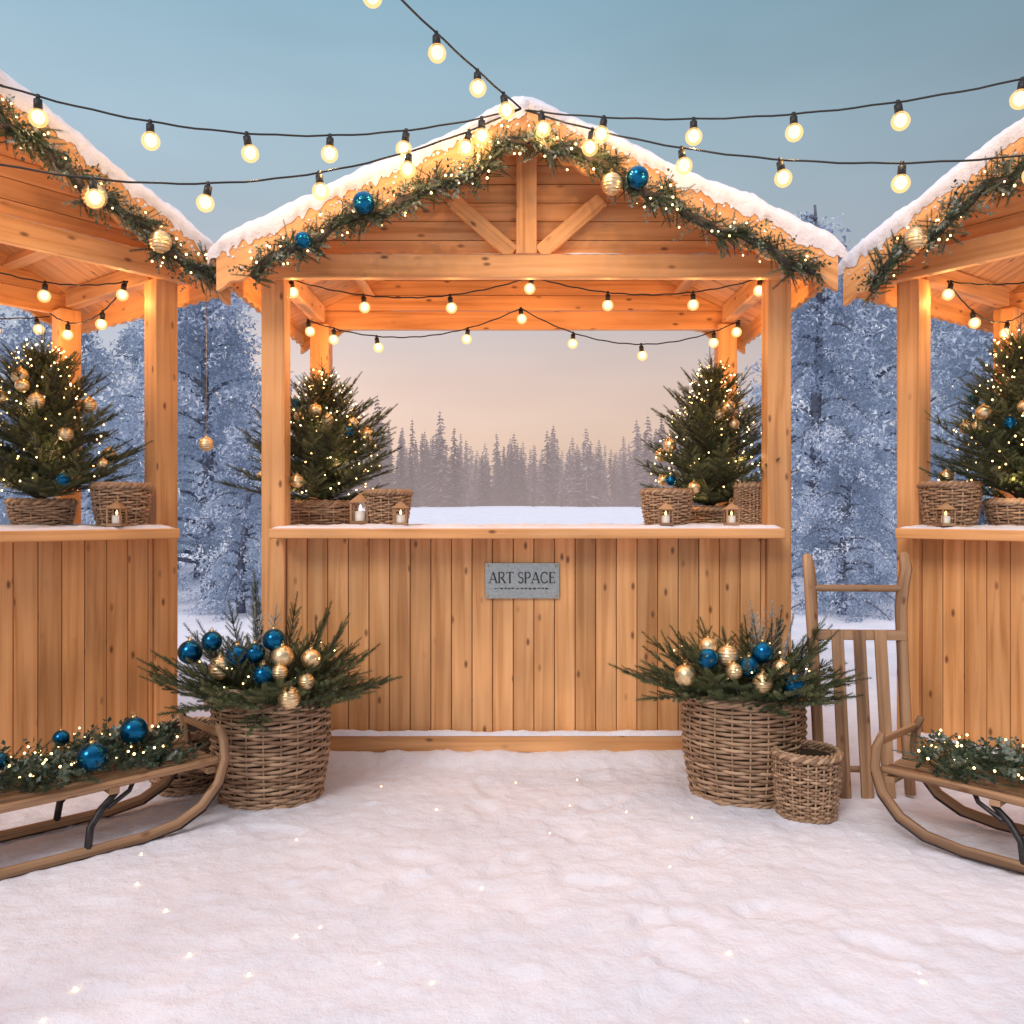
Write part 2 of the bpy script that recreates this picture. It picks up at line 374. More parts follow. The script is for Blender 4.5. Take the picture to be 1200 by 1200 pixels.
# ------------------------------------------------------------------ stall
ZP, SL, HW = 3.055, .465, 1.43
def ztop(x): return ZP - SL * abs(x)
def build_stall(loc, rz, depth=1.12, seed=1):
    random.seed(seed)
    root = empty('wooden_market_stall', loc, rz)
    b = MB(); pw = .115
    for sx in (-1, 1):
        b.box((sx * 1.24, pw / 2, 1.15), (pw, pw, 2.37), g=2)
        b.box((sx * 1.24, depth - pw / 2, 1.15), (pw, pw, 2.37), g=2)
    b.build('posts', [PINE], root, .006)
    b = MB()
    x = -1.18; w = .1015
    while x < 1.175:
        ww = min(w, 1.18 - x); b.box((x + ww / 2, .035 + R(-.001, .001), .58), (ww - .0035, .022, .98), g=2); x += w
    for sx in (-1, 1):
        y = .12
        while y < depth - .14:
            b.box((sx * 1.235, y + .05, .58), (.022, .098, .98), g=2); y += .101
    b.box((0, .062, .58), (2.35, .01, .96), g=0, rnd=.1)
    b.build('wall_planks', [PINE], root, .003)
    b = MB()
    b.box((0, -.012, .065), (2.42, .04, .085), g=0)
    b.box((0, .10, 1.088), (2.44, .50, .048), g=0, rnd=.8)
    b.box((0, -.032, 2.38), (2.66, .05, .115), g=0, rnd=.7)
    b.box((0, depth + .02, 2.38), (2.6, .04, .115), g=0, rnd=.5)
    for sx in (-1, 1): b.box((sx * 1.24, depth / 2, 2.39), (.07, depth - .24, .10), g=1)
    b.box((0, -.036, 2.685), (.10, .045, .495), g=2, rnd=.8)
    for sx in (-1, 1):
        a = math.atan2(.27, .31)
        M = Matrix.Rotation(-a * sx, 3, 'Y')
        b.box((sx * .215, -.033, 2.575), (.40, .036, .075), M=M, g=0, rnd=.75)
    b.build('beams_and_counter', [PINE], root, .005)
    for yy, nm in ((.02, 'front_gable_boards'), (depth - .03, 'back_gable_boards')):
        b = MB(); z = 2.435; bh = .092
        while z < ZP - .06:
            z1 = min(z + bh - .004, ZP - .05)
            xa = (ZP - .035 - z) / SL; xb = (ZP - .035 - z1) / SL; xa = min(xa, 1.36); xb = min(xb, xa)
            b.prism([(-xa, z), (xa, z), (xb, z1), (-xb, z1)], yy, yy + .02); z += bh
        b.prism([(-1.3, 2.44), (1.3, 2.44), (0, ZP - .05)], yy + .0225, yy + .028, rnd=.1)
        b.build(nm, [PINE], root)
    b = MB(); ang = math.atan(SL)
    y = -.215; bw = (depth + .40) / 13
    for k in range(13):
        for sx in (-1, 1):
            L = HW / math.cos(ang); M = Matrix.Rotation(ang * sx, 3, 'Y')
            b.box((sx * (HW / 2 + .002), y + bw / 2, ztop(HW / 2) - .028), (L, bw - .003, .022), M=M, g=0)
        y += bw
    for sx in (-1, 1):
        for xx in (.45, .95):
            M = Matrix.Rotation(ang * sx, 3, 'Y')
            b.box((sx * xx, depth / 2, ztop(xx) - .075), (.05, depth - .06, .06), M=M, g=1)
    b.build('roof_boards', [PINE], root)
    b = MB(); N = 96
    for y0 in (-.25, depth + .19):
        for sx in (-1, 1):
            V = []; ou = R(0, 40)
            for i in range(N + 1):
                x = HW * i / N; zt = ztop(x) + .004; zb = ztop(x) - .165 - .018 * abs(math.sin(math.pi * x / .105))
                V += [(sx * x, y0, zt), (sx * x, y0, zb), (sx * x, y0 + .028, zt), (sx * x, y0 + .028, zb)]
            F = []; uvs = []
            for i in range(N):
                o = 4 * i; q = o + 4
                for f in ((o, o + 1, q + 1, q), (o + 2, q + 2, q + 3, o + 3), (o + 1, o + 3, q + 3, q + 1), (o, q, q + 2, o + 2)):
                    F.append(f if sx > 0 else f[::-1]); uvs.append([(abs(V[k][0]) + ou, V[k][2] + SL * abs(V[k][0])) for k in F[-1]])
            o = 4 * N; F.append((o, o + 1, o + 3, o + 2)); uvs.append([(V[k][1], V[k][2]) for k in F[-1]])
            b.add(V, F, 0, uvs, rnd=R(.5, .9))
    for sx in (-1, 1):
        V = []; M_ = 60; ou = R(0, 40); ya, yb = -.222, depth + .19
        for i in range(M_ + 1):
            y = ya + (yb - ya) * i / M_; zt = ztop(HW) + .0; zb = ztop(HW) - .12 - .018 * abs(math.sin(math.pi * y / .105))
            V += [(sx * (HW - .002), y, zt), (sx * (HW - .002), y, zb), (sx * (HW - .026), y, zt), (sx * (HW - .026), y, zb)]
        F = []; uvs = []
        for i in range(M_):
            o = 4 * i; q = o + 4
            for f in ((o, o + 1, q + 1, q), (o + 2, q + 2, q + 3, o + 3), (o + 1, o + 3, q + 3, q + 1)):
                F.append(f); uvs.append([(V[k][1] + ou, V[k][2]) for k in f])
        b.add(V, F, 0, uvs)
    b.build('scalloped_barge_boards', [PINE], root)
    # roof snow
    b = MB(); xs = list(np.linspace(-HW - .025, HW + .025, 320)); V = []
    ys = list(np.linspace(-.20, depth + .2, 26)); sd = seed * 13.7
    def nz(x, y, s, k=0): return noise.noise(Vector((x * s + sd, y * s, k + sd)))
    rows = []
    for x in xs:
        e = min(1, (HW + .03 - abs(x)) / .06); e = math.sqrt(max(0, e))
        zt = ZP - SL * math.sqrt(x * x + .0016) + .015
        hang = .008 + .060 * max(0, nz(x, 0, 4.5) + .12) + .04 * max(0, nz(x, 0, 15, 4)) + .028 * nz(x, 0, 38, 6)
        hang = max(.004, hang)
        th = .062 + .03 * nz(x, 0, 3) + .016 * nz(x, 0, 11, 2) + .008 * nz(x, 0, 34, 2)
        row = [(x, -.2545, ztop(x) - hang), (x, -.264 - .008 * nz(x, 0, 28), ztop(x) - hang * .5 + .006), (x, -.278 - .018 * nz(x, 0, 13), ztop(x) + .018), (x, -.270 - .01 * nz(x, 0, 24, 3), zt + th * .5 * e), (x, -.242, zt + th * .85 * e)]
        for y in ys:
            row.append((x, y, zt + e * (th + .024 * nz(x, y, 4) + .009 * nz(x, y, 13))))
        row.append((x, depth + .235, zt - .02)); rows.append(row)
    for end in (0, -1):
        r0 = rows[end]; sx = -1 if end == 0 else 1
        nr = [(p[0] + sx * .012, p[1], p[2] - .03 - .03 * abs(nz(p[1], 3, 8))) for p in r0]
        if end == 0: rows.insert(0, nr)
        else: rows.append(nr)
    m_ = len(rows[0]); V = [p for r in rows for p in r]
    F = [(i * m_ + j, (i + 1) * m_ + j, (i + 1) * m_ + j + 1, i * m_ + j + 1) for i in range(len(rows) - 1) for j in range(m_ - 1)]
    b.add(V, F, 0, None, smooth=True)
    for i in range(260):
        x = R(-HW, HW); dz = R(0, 1) ** 2 * .12; r = R(.002, .009)
        b.sphere((x, -.251, ztop(x) - .015 - dz), r, 0, 7, 5, R(.5, 1.2))
    b.build('roof_snow', [SNOW], root)
    b = MB()
    def strip(x0, x1, y0, y1, z, h, thr=-1, s=6):
        nxs = int((x1 - x0) / .012); nys = max(5, int((y1 - y0) / .015)); V = []
        for i in range(nxs + 1):
            for j in range(nys + 1):
                x = x0 + (x1 - x0) * i / nxs; y = y0 + (y1 - y0) * j / nys
                e = min(1, min(i, nxs - i) / 3) * min(1, min(j, nys - j) / 2)
                hh = h * (.75 + .6 * nz(x, y, s, z) + .35 * nz(x, y, s * 4, z)) * (max(0, nz(x, 0, s * .6, z + 3) - thr) ** .5 if thr > -1 else 1)
                V.append((x, y + (.006 * nz(x, 0, 20, 3) if j == 0 else 0), z - .004 + (max(0, hh) + .004) * math.sqrt(e) if thr <= -1 or hh > 0 else z - .004))
        q = nys + 1
        F = [(i * q + j, (i + 1) * q + j, (i + 1) * q + j + 1, i * q + j + 1) for i in range(nxs) for j in range(nys)]
        b.add(V, F, 0, None, smooth=True)
    strip(-1.215, 1.215, -.147, .34, 1.112, .017)
    strip(-1.2, 1.2, -.036, .02, .1075, .018)
    strip(-1.2, 1.2, -.060, -.008, 2.4375, .024, thr=.0, s=4)
    b.build('settled_snow', [SNOW], root)
    return root

S_C = ((.07, 4.175, 0), 0); S_L = ((-2.46, 3.223, 0), math.radians(52)); S_R = ((2.675, 3.197, 0), math.radians(-54))
build_stall(*S_C, seed=1); build_stall(*S_L, seed=2); build_stall(*S_R, seed=3)
def w2(S, p):
    M = Matrix.Translation(S[0]) @ Matrix.Rotation(S[1], 4, 'Z'); return tuple(M @ Vector(p))

# sign
sg = empty('metal_name_sign', (.05, 4.175, .853))
b = MB(); b.box((0, .014, 0), (.365, .010, .175), g=0)
for sx in (-1, 1):
    for sz in (-1, 1): b.sphere((sx * .168, .008, sz * .073), .006, 1, 10, 6)
b.build('plaque', [STEEL, GOLDCAP], sg, .002)
def stroke(b, p, q, w):
    (x0, z0), (x1, z1) = p, q; dx, dz = x1 - x0, z1 - z0; L = math.hypot(dx, dz); nx, nzv = -dz / L * w / 2, dx / L * w / 2
    V = [(x0 + nx, 0, z0 + nzv), (x0 - nx, 0, z0 - nzv), (x1 - nx, 0, z1 - nzv), (x1 + nx, 0, z1 + nzv)]
    b.add(V, [(0, 1, 2, 3)])
TK, TN = .15, .07
def arc(cx, cz, rx, rz, a0, a1, n=10): return [(cx + rx * math.cos(math.radians(a0 + (a1 - a0) * i / n)), cz + rz * math.sin(math.radians(a0 + (a1 - a0) * i / n))) for i in range(n + 1)]
def path(pts, ws): return [(pts[i], pts[i + 1], ws) for i in range(len(pts) - 1)]
def ser(x, z, w=.26): return [((x - w / 2, z), (x + w / 2, z), .05)]
GL = {'A': (.78, [((.06, 0), (.38, 1), TN), ((.70, 0), (.38, 1), TK), ((.18, .34), (.60, .34), TN)] + ser(.06, .02) + ser(.70, .02)),
      'R': (.74, [((.14, 0), (.14, 1), TK), ((.14, .97), (.36, .97), TN), ((.14, .5), (.36, .5), TN)] + path(arc(.36, .735, .20, .235, 90, -90), .12) + [((.34, .5), (.68, 0), TK)] + ser(.14, .02) + ser(.12, .98, .2) + ser(.68, .02, .18)),
      'T': (.70, [((.35, 0), (.35, 1), TK), ((.04, .97), (.66, .97), TN), ((.04, .98), (.04, .80), .05), ((.66, .98), (.66, .80), .05)] + ser(.35, .02)),
      'S': (.56, path(arc(.28, .74, .19, .23, 20, 270), .10) + path(arc(.28, .26, .20, .25, 90, -160), .12)),
      'P': (.66, [((.14, 0), (.14, 1), TK), ((.14, .97), (.36, .97), TN), ((.14, .46), (.36, .46), TN)] + path(arc(.36, .715, .20, .255, 90, -90), .12) + ser(.14, .02) + ser(.12, .98, .2)),
      'C': (.76, path(arc(.40, .5, .32, .48, 40, 320, 20), .11) + [((.65, .98), (.65, .72), .05), ((.65, .02), (.65, .28), .05)]),
      'E': (.62, [((.14, 0), (.14, 1), TK), ((.14, .97), (.54, .97), TN), ((.14, .52), (.44, .52), TN), ((.14, .03), (.56, .03), TN), ((.54, .98), (.54, .80), .05), ((.56, .02), (.56, .22), .05), ((.44, .62), (.44, .42), .05)]),
      ' ': (.34, [])}
b = MB(); s_ = .055; wd = sum(GL[c][0] for c in 'ART SPACE') * s_; x = -wd / 2; k_ = 0
for c in 'ART SPACE':
    for p, q, w_ in GL[c][1]:
        k_ += 1; o = len(b.v); stroke(b, (x + p[0] * s_, -.012 + p[1] * s_), (x + q[0] * s_, -.012 + q[1] * s_), w_ * s_)
        for j in range(o, len(b.v)): b.v[j] = (b.v[j][0], .0078 - .00002 * k_, b.v[j][2])
    x += GL[c][0] * s_
random.seed(3); xx = -.135
while xx < .13:
    w_ = R(.006, .022); b.box((xx + w_ / 2, .0078, -.038 + R(-.001, .001)), (w_ * .9, .001, R(.004, .0075))); xx += w_ + .004
b.build('engraved_lettering', [ENGRAVE], sg)

# ------------------------------------------------------------------ fir garlands
GP = [(-1.25, 2.25), (-1.217, 2.274), (-1.10, 2.385), (-.885, 2.475), (-.73, 2.55), (-.456, 2.64), (-.22, 2.755), (-.105, 2.85), (.02, 2.885), (.168, 2.84), (.324, 2.77), (.48, 2.68), (.714, 2.55), (.948, 2.446), (1.14, 2.36), (1.33, 2.275)]
def build_garland(S, baubles, seed):
    random.seed(seed); root = empty('fir_garland', S[0], S[1])
    P, D, sc, L = [], [], [], []; P2, D2, s2 = [], [], []
    core = []
    for i in range(len(GP) - 1):
        a = np.array(GP[i]); c = np.array(GP[i + 1]); ln = np.linalg.norm(c - a); n = max(1, int(ln * 460))
        for k in range(n):
            t = k / n; q = a + (c - a) * t; tg = (c - a) / ln
            wob = .020 * math.sin(q[0] * 17 + seed) + .010 * math.sin(q[0] * 41)
            base = np.array([q[0], -.295, q[1] + wob])
            if k % 12 == 0: core.append(base)
            th = R(0, 6.28); rad = np.array([-tg[1] * math.cos(th), -abs(math.sin(th)) * .8 if random.random() < .85 else .3, tg[0] * math.cos(th)])
            bulge = 1 + .28 * math.sin(q[0] * 23 + seed * 2)
            d = rad * R(.4, 1.2) + np.array([tg[0], 0, tg[1]]) * R(.3, 1) * random.choice((-1, 1, 1)) + np.array([0, 0, -.15])
            P.append(base + rad * R(0, .04) * bulge); D.append(d); sc.append(R(.42, .85) * bulge)
            if random.random() < .15: P2.append(base + rad * R(.01, .05)); D2.append(d); s2.append(R(.6, 1.0))
            if random.random() < .06: L.append(base + rad * R(.05, .09))
    twigs_obj('fir_sprigs', P, D, sc, FROSTFIR, root, .0, .97)
    twigs_obj('leaf_sprigs', P2, D2, s2, LEAF, root, 0, 1, LT)
    b = MB(); b.tube(core, .022, 6, 0)
    for l in L: b.sphere(l, R(.0035, .0060), 1, 6, 4)
    for (x, z, r, m) in baubles: b.bauble((x, -.375, z), r, m, 4, m == 3)
    b.build('wire_lights_and_baubles', [BARK, FAIRY, BLUE, GOLD, GOLDCAP], root)
build_garland(S_C, [(-.73, 2.567, .05, 2), (.49, 2.68, .05, 2), (-1.0, 2.40, .038, 2), (.375, 2.65, .048, 3)], 3)
build_garland(S_L, [(.70, 2.50, .05, 3), (.99, 2.385, .048, 3)], 5)
build_garland(S_R, [(-.99, 2.40, .048, 3), (-.45, 2.64, .045, 2)], 8)

# ------------------------------------------------------------------ wicker baskets
def wicker(b, c, rb, rt, h, rows, stakes=20, belly=.02, handle=False):
    c = Vector(c); pitch = h / rows; seg = stakes * 5; hs = stakes // 2
    def Rz(z): t = z / h; return rb + (rt - rb) * t + belly * math.sin(math.pi * t)
    for k in range(rows):
        z0 = (k + .5) * pitch; V = []; ph = random.uniform(-.25, .25); dz_ = random.uniform(-.12, .12) * pitch
        for i in range(seg):
            a = 2 * math.pi * i / seg; r = Rz(z0) + .0065 * math.cos(hs * a + k * math.pi + ph)
            zz = z0 + dz_ + .0022 * math.sin(a * 3 + k) + .0016 * math.sin(a * 7 + k * 2.1)
            for q in range(5):
                t = 2 * math.pi * q / 5; V.append(c + Vector(((r + .0045 * math.cos(t)) * math.cos(a), (r + .0045 * math.cos(t)) * math.sin(a), zz + pitch * .50 * math.sin(t))))
        F = [(i * 5 + q, ((i + 1) % seg) * 5 + q, ((i + 1) % seg) * 5 + (q + 1) % 5, i * 5 + (q + 1) % 5) for i in range(seg) for q in range(5)]
        b.add(V, F, 0, None, random.random(), True)
    for s_ in range(stakes):
        a = 2 * math.pi * (s_) / stakes
        b.tube([c + Vector((Rz(h * t) * math.cos(a), Rz(h * t) * math.sin(a), h * t)) for t in (0, .25, .5, .75, 1)], .0045, 5, 0)
    for (dr, dz, rr) in ((.002, .008, .011), (-.006, .018, .008), (.0, 0, .010)):
        z = h + dz if dz else .006
        for strand in range(2):
            b.tube([c + Vector(((Rz(min(z, h)) + dr + .006 * math.cos(a * 16 + strand * math.pi)) * math.cos(a), (Rz(min(z, h)) + dr + .006 * math.cos(a * 16 + strand * math.pi)) * math.sin(a), z + .006 * math.sin(a * 16 + strand * math.pi))) for a in [2 * math.pi * i / 96 for i in range(97)]], rr * .75, 5, 0)
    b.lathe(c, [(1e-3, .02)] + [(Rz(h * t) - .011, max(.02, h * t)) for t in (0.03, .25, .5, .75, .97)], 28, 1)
    if handle:
        for s_ in (0, 1):
            b.tube([c + Vector((-.10 + .1 * math.cos(t) + .006 * math.cos(t * 12 + s_ * 3.14), -rt * .95 + .005 * math.sin(t * 12 + s_ * 3.14), h + .075 * math.sin(t))) for t in [math.pi * i / 24 for i in range(25)]], .009, 6, 0)
def basket(loc, rb, rt, h, rows, stakes=20, belly=.02, handle=False, fill=False, parent=None, name='wicker_basket'):
    root = empty(name, loc, R(0, .5)) if parent is None else parent
    b = MB(); wicker(b, (0, 0, 0), rb, rt, h, rows, stakes, belly, handle)
    b.build('woven_body', [WICKER, WICKERDARK], root)
    return root

def planter(loc, rb, rt, h, baub, seed, tall):
    random.seed(seed); root = empty('wicker_basket_with_fir_branches', loc)
    basket(None, rb, rt, h, 27, 22, .018, tall, parent=root)
    acc, stems = [], []
    NB = 80
    for i in range(NB):
        a = i * 2.4; t = i / NB; el = math.radians(2 + 56 * t ** 1.2 + R(-6, 6)); L = R(.19, .36) * (1.10 - .42 * t)
        d = (math.cos(a) * math.cos(el), math.sin(a) * math.cos(el), math.sin(el))
        s0 = (d[0] * rt * .5, d[1] * rt * .5, h - .01 + .03 * t)
        grow_branch(s0, d, L, acc, stems, .032, 1.05, R(-.08, .22))
    if tall:
        for x, y, L, tilt in ((-.05, .03, .46, (-.06, 0)), (-.09, .0, .34, (-.25, .1)), (.03, .05, .36, (.12, .1)), (.14, .0, .32, (.5, .0)), (.10, .05, .34, (.32, .1)), (-.12, .0, .3, (-.6, .1))):
            grow_branch((x, y, h - .02), (tilt[0], tilt[1], 1), L, acc, stems, .03, 1.1, 0)
    else:
        for x, y, L, tilt in ((.12, .0, .30, (.12, 0)), (.06, .03, .25, (-.1, .1)), (-.2, .0, .22, (-.5, .1)), (.2, .0, .22, (.45, .1))):
            grow_branch((x, y, h - .02), (tilt[0], tilt[1], 1), L, acc, stems, .03, 1.1, 0)
    twigs_obj('fir_branches', [a[0] for a in acc], [a[1] for a in acc], [a[2] for a in acc], FIR, root, .1, 1)
    acc2 = []; st2 = []
    for x, tl in (((-.04, -.02), (.0, .15)) if tall else ((.10, .0), (.14, .2), (.07, -.2))): grow_branch((x, -.06, h + .10), (tl, -.08, 1), .24, acc2, st2, .03, .8, 0)
    twigs_obj('frosted_sprigs', [a[0] for a in acc2], [a[1] for a in acc2], [a[2] for a in acc2], FROSTFIR, root, .88, 1)
    b = MB()
    for s_ in stems + st2: b.tube(s_, [.005 * (1 - .6 * i / len(s_)) for i in range(len(s_))], 5, 0)
    for (x, y, z, r, m) in baub: b.bauble((x, y - .02, z), r, m, 3, m == 2 and random.random() < .6)
    for i in range(30):
        a = R(0, 6.28); rr = R(.05, .30); b.sphere((rr * math.cos(a), rr * math.sin(a) - .03, h + R(.06, .22)), .0034, 4, 6, 4)
    b.build('stems_and_baubles', [BARK, BLUE, GOLD, GOLDCAP, FAIRY], root)
planter((-1.02, 3.62, -.005), .205, .235, .405, [(-.30, -.10, .62, .049, 1), (-.20, -.13, .67, .041, 1), (-.085, -.17, .615, .046, 1), (.06, -.16, .68, .045, 1), (-.01, -.18, .63, .041, 1), (.035, -.22, .55, .042, 1),
    (-.15, -.18, .57, .045, 2), (.10, -.18, .615, .046, 2), (.15, -.27, .47, .044, 2), (.205, -.14, .60, .040, 2), (.10, -.22, .56, .032, 2), (.20, -.20, .52, .033, 2)], 11, True)
planter((.99, 3.66, -.005), .215, .248, .41, [(-.20, -.20, .604, .045, 1), (.02, -.20, .63, .045, 1), (-.04, -.22, .575, .042, 1), (.13, -.25, .505, .046, 1),
    (-.29, -.19, .535, .044, 2), (-.195, -.18, .65, .037, 2), (-.12, -.20, .617, .042, 2), (-.105, -.24, .56, .034, 2), (.0, -.27, .52, .040, 2), (.085, -.23, .57, .035, 2)], 12, False)
random.seed(21)
basket((1.166, 3.38, -.005), .105, .125, .235, 20, 26, .006)
basket((-1.42, 3.72, -.005), .13, .15, .24, 18, 20, .012)
CT = 1.116
basket((-.625, 4.30, CT), .085, .112, .16, 15, 18, .006)
basket((.78, 4.30, CT), .10, .122, .165, 15, 18, .006)
basket((1.215, 4.36, CT), .07, .072, .20, 24, 24, .0)
p = w2(S_L, (1.02, .02, CT)); basket(p, .10, .125, .185, 16, 18, .006)
p = w2(S_R, (-1.04, .02, CT)); basket(p, .10, .13, .19, 16, 18, .006)

# ------------------------------------------------------------------ potted christmas trees
def xmas_tree(loc, H, Rr, seed, bas=(.115, .14, .11)):
    random.seed(seed); root = empty('potted_christmas_tree', loc)
    basket(None, bas[0], bas[1], bas[2], 10, 18, .006, parent=root)
    acc, stems = [], []
    z0 = bas[2] + .03; nl = 19
    def prof(t): return Rr * (1 - t) ** .70 + .03
    for k in range(nl):
        t = k / (nl - 1); z = z0 + (H - z0 - .13) * t ** .95
        rr = prof(t); nb = 10 if t < .6 else 7
        for j in range(nb):
            a = j * 2 * math.pi / nb + k * .9 + R(-.25, .25); el = math.radians(10 + 38 * t + R(-10, 14))
            L = rr * R(.68, 1.28); grow_branch((0, 0, z + R(-.015, .015)), (math.cos(a) * math.cos(el), math.sin(a) * math.cos(el), math.sin(el)), L, acc, stems, .034, 1.02 - .2 * t, R(0, .18))
    grow_branch((0, 0, H - .17), (R(-.05, .05), 0, 1), .17, acc, stems, .03, .6, 0)
    twigs_obj('fir_branches', [a[0] for a in acc], [a[1] for a in acc], [a[2] for a in acc], FIR, root, .05, 1)
    b = MB(); b.tube([(0, 0, .05), (0, 0, H * .5), (0, 0, H)], [.022, .014, .004], 8, 0)
    for s_ in stems: b.tube(s_, [.0045 * (1 - .6 * i / len(s_)) for i in range(len(s_))], 4, 0)
    for i in range(190):
        t = R(0, .93); z = z0 + (H - z0) * t; a = R(0, 6.28); rr = prof(t) * R(.6, 1.08)
        b.sphere((rr * math.cos(a), rr * math.sin(a), z + .03), R(.0030, .0048), 3, 6, 4)
    for i in range(15):
        t = R(.03, .7); z = z0 + (H - z0) * t + .03; a = -math.pi / 2 + (i / 15 - .5) * 4.5 + R(-.2, .2); rr = prof(t) * .92
        b.bauble((rr * math.cos(a), rr * math.sin(a), z), R(.026, .038), 1 if i % 5 else 2, 4, i % 2)
    b.build('trunk_lights_and_baubles', [BARK, GOLD, BLUE, FAIRY, GOLDCAP], root)
    for (x, y, t) in ((-.12, -.16, .1), (.12, -.14, .3), (0, -.10, .55)):
        ld = bpy.data.lights.new('fairy_light_lamp', 'POINT'); ld.energy = .45; ld.color = (1, .62, .28); ld.shadow_soft_size = .01
        lo = bpy.data.objects.new('fairy_light_lamp', ld); scene.collection.objects.link(lo); lo.parent = root; lo.location = (x, y, z0 + (H - z0) * t)
    return root
xmas_tree((-1.02, 4.60, CT - .03), .88, .36, 31, (.17, .18, .14))
xmas_tree((1.08, 4.62, CT - .03), .94, .34, 32)
xmas_tree(w2(S_L, (.78, .30, CT - .0)), .90, .34, 33)
xmas_tree(w2(S_R, (-.82, .22, CT - .0)), .95, .32, 34)

def lantern(loc, s=1.0):
    root = empty('glass_candle_lantern', loc); root.scale = (s, s, s); b = MB()
    b.box((0, 0, .006), (.06, .06, .012), mat=3)
    b.lathe((0, 0, .01), [(.019, 0), (.019, .034), (1e-4, .036)], 12, 1)
    b.lathe((0, 0, .046), [(1e-4, 0), (.005, .006), (.0025, .015), (1e-4, .021)], 8, 2)
    for sx in (-1, 1):
        for sy in (-1, 1): b.box((sx * .027, sy * .027, .042), (.006, .006, .062), mat=3)
    V = [(-.034, -.034, .073), (.034, -.034, .073), (.034, .034, .073), (-.034, .034, .073), (0, 0, .105)]
    b.add(V, [(0, 1, 4), (1, 2, 4), (2, 3, 4), (3, 0, 4), (3, 2, 1, 0)], 3)
    b.tube([(.010 * math.cos(t), 0, .112 + .010 * math.sin(t)) for t in [i * math.pi / 6 for i in range(13)]], .0015, 4, 0)
    b.build('lantern_body', [GOLDCAP, WAX, FLAME, OLDWOOD], root)
for p in ((-.535, 4.10, CT + .010), (.735, 4.08, CT + .010), (1.06, 4.12, CT + .010), w2(S_L, (.93, -.11, CT + .010)), w2(S_R, (-1.0, -.10, CT + .010))): lantern(p, R(1.0, 1.15))
lantern((-.76, 4.28, CT + .012), 1.5)

# ------------------------------------------------------------------ sleds
def sled(loc, rz, seed, baubs):
    random.seed(seed); root = empty('wooden_sled', loc, rz); b = MB()
    prof = [(-.66, .022), (-.3, .02), (.0, .02), (.22, .022), (.34, .04), (.43, .085), (.495, .16), (.522, .245), (.515, .32), (.495, .375)]
    for sy in (-1, 1):
        b.tube([(x, sy * .185, z) for x, z in prof], [.019] * 9 + [.014], 8, 0, flat=.8)
        b.tube([(x + (.012 if x > .3 else 0), sy * .185, z - .019) for x, z in prof[:8]], .006, 6, 1)
        b.tube([(-.62, sy * .165, .222), (.0, sy * .165, .226), (.50, sy * .165, .240)], .015, 8, 0)
        for x in (-.42, .08):
            b.tube([(x + .02, sy * .13, .215), (x + .05, sy * .15, .19), (x - .0, sy * .165, .15), (x - .04, sy * .178, .10), (x - .05, sy * .185, .03)], .013, 8, 1)
            b.tube([(x + .12, sy * .13, .215), (x + .10, sy * .15, .19), (x + .02, sy * .165, .15)], .009, 6, 1)
    for x in (-.38, .12, .47): b.box((x, 0, .208), (.035, .36, .022), g=1, mat=0)
    for y in (-.11, -.037, .037, .11): b.box((-.07, y, .238), (1.14, .052, .014), g=0, mat=0)
    b.box((.515, 0, .335), (.02, .35, .022), g=1, mat=0)
    b.build('sled_frame', [OLDWOOD, IRON], root, .002)
    P, D, sc, L = [], [], [], []; P2, D2, s2 = [], [], []
    for i in range(950):
        x = R(-.62, .40); y = R(-.15, .15); z = .250 + R(0, .09) * (1 - (y / .17) ** 2) + .015 * math.sin(x * 17)
        a = R(0, 6.28); P.append((x, y, z)); D.append((math.cos(a), math.sin(a), R(0, .9))); sc.append(R(.5, .9))
        if random.random() < .2: P2.append((x, y, z + .01)); D2.append((math.cos(a), math.sin(a), R(0, 1))); s2.append(R(.6, 1.1))
        if random.random() < .10: L.append((x, y * 1.2, z + R(.03, .06)))
    twigs_obj('fir_garland_on_seat', P, D, sc, FROSTFIR, root, 0, .88)
    twigs_obj('leaf_sprigs', P2, D2, s2, LEAF, root, 0, .9, LT)
    g = MB()
    for l in L: g.sphere(l, R(.0035, .005), 0, 6, 4)
    for x, y, z, r in baubs: g.bauble((x, y, z), r, 1, 2)
    g.build('lights_and_baubles', [FAIRY, BLUE, GOLDCAP], root)
sled((-1.608, 3.052, 0), math.radians(43), 41, [(.23, -.05, .378, .05), (.06, -.13, .33, .05), (.02, .09, .36, .03), (-.2, .0, .34, .03)])
sled((1.84, 2.915, 0), math.radians(133.8), 42, [])

root = empty('leaning_wooden_sled', (1.49, 3.60, 0)); root.rotation_euler = (math.radians(-9), 0, math.radians(-4)); b = MB()
for sx, top in ((-1, .98), (1, .99)):
    b.tube([(sx * .185, 0, .0), (sx * .185, 0, .3), (sx * .188, .0, .62), (sx * .190, -.005, .78), (sx * .196, -.03, .88), (sx * .205, -.05, .95), (sx * .205, -.03, top + .02), (sx * .20, .01, top + .01)], [.022, .024, .024, .026, .027, .026, .022, .014], 8, 0, flat=.9)
b.tube([(-.19, -.03, .865), (.19, -.03, .865)], .016, 8, 0)
b.box((0, -.012, .665), (.40, .022, .045), g=0)
b.tube([(-.19, .01, .10), (.19, .01, .10)], .014, 8, 0)
for x in (-.092, .0, .088): b.box((x, -.030, .335), (.050, .014, .70), g=2)
b.build('sled_frame', [OLDWOOD], root, .002)

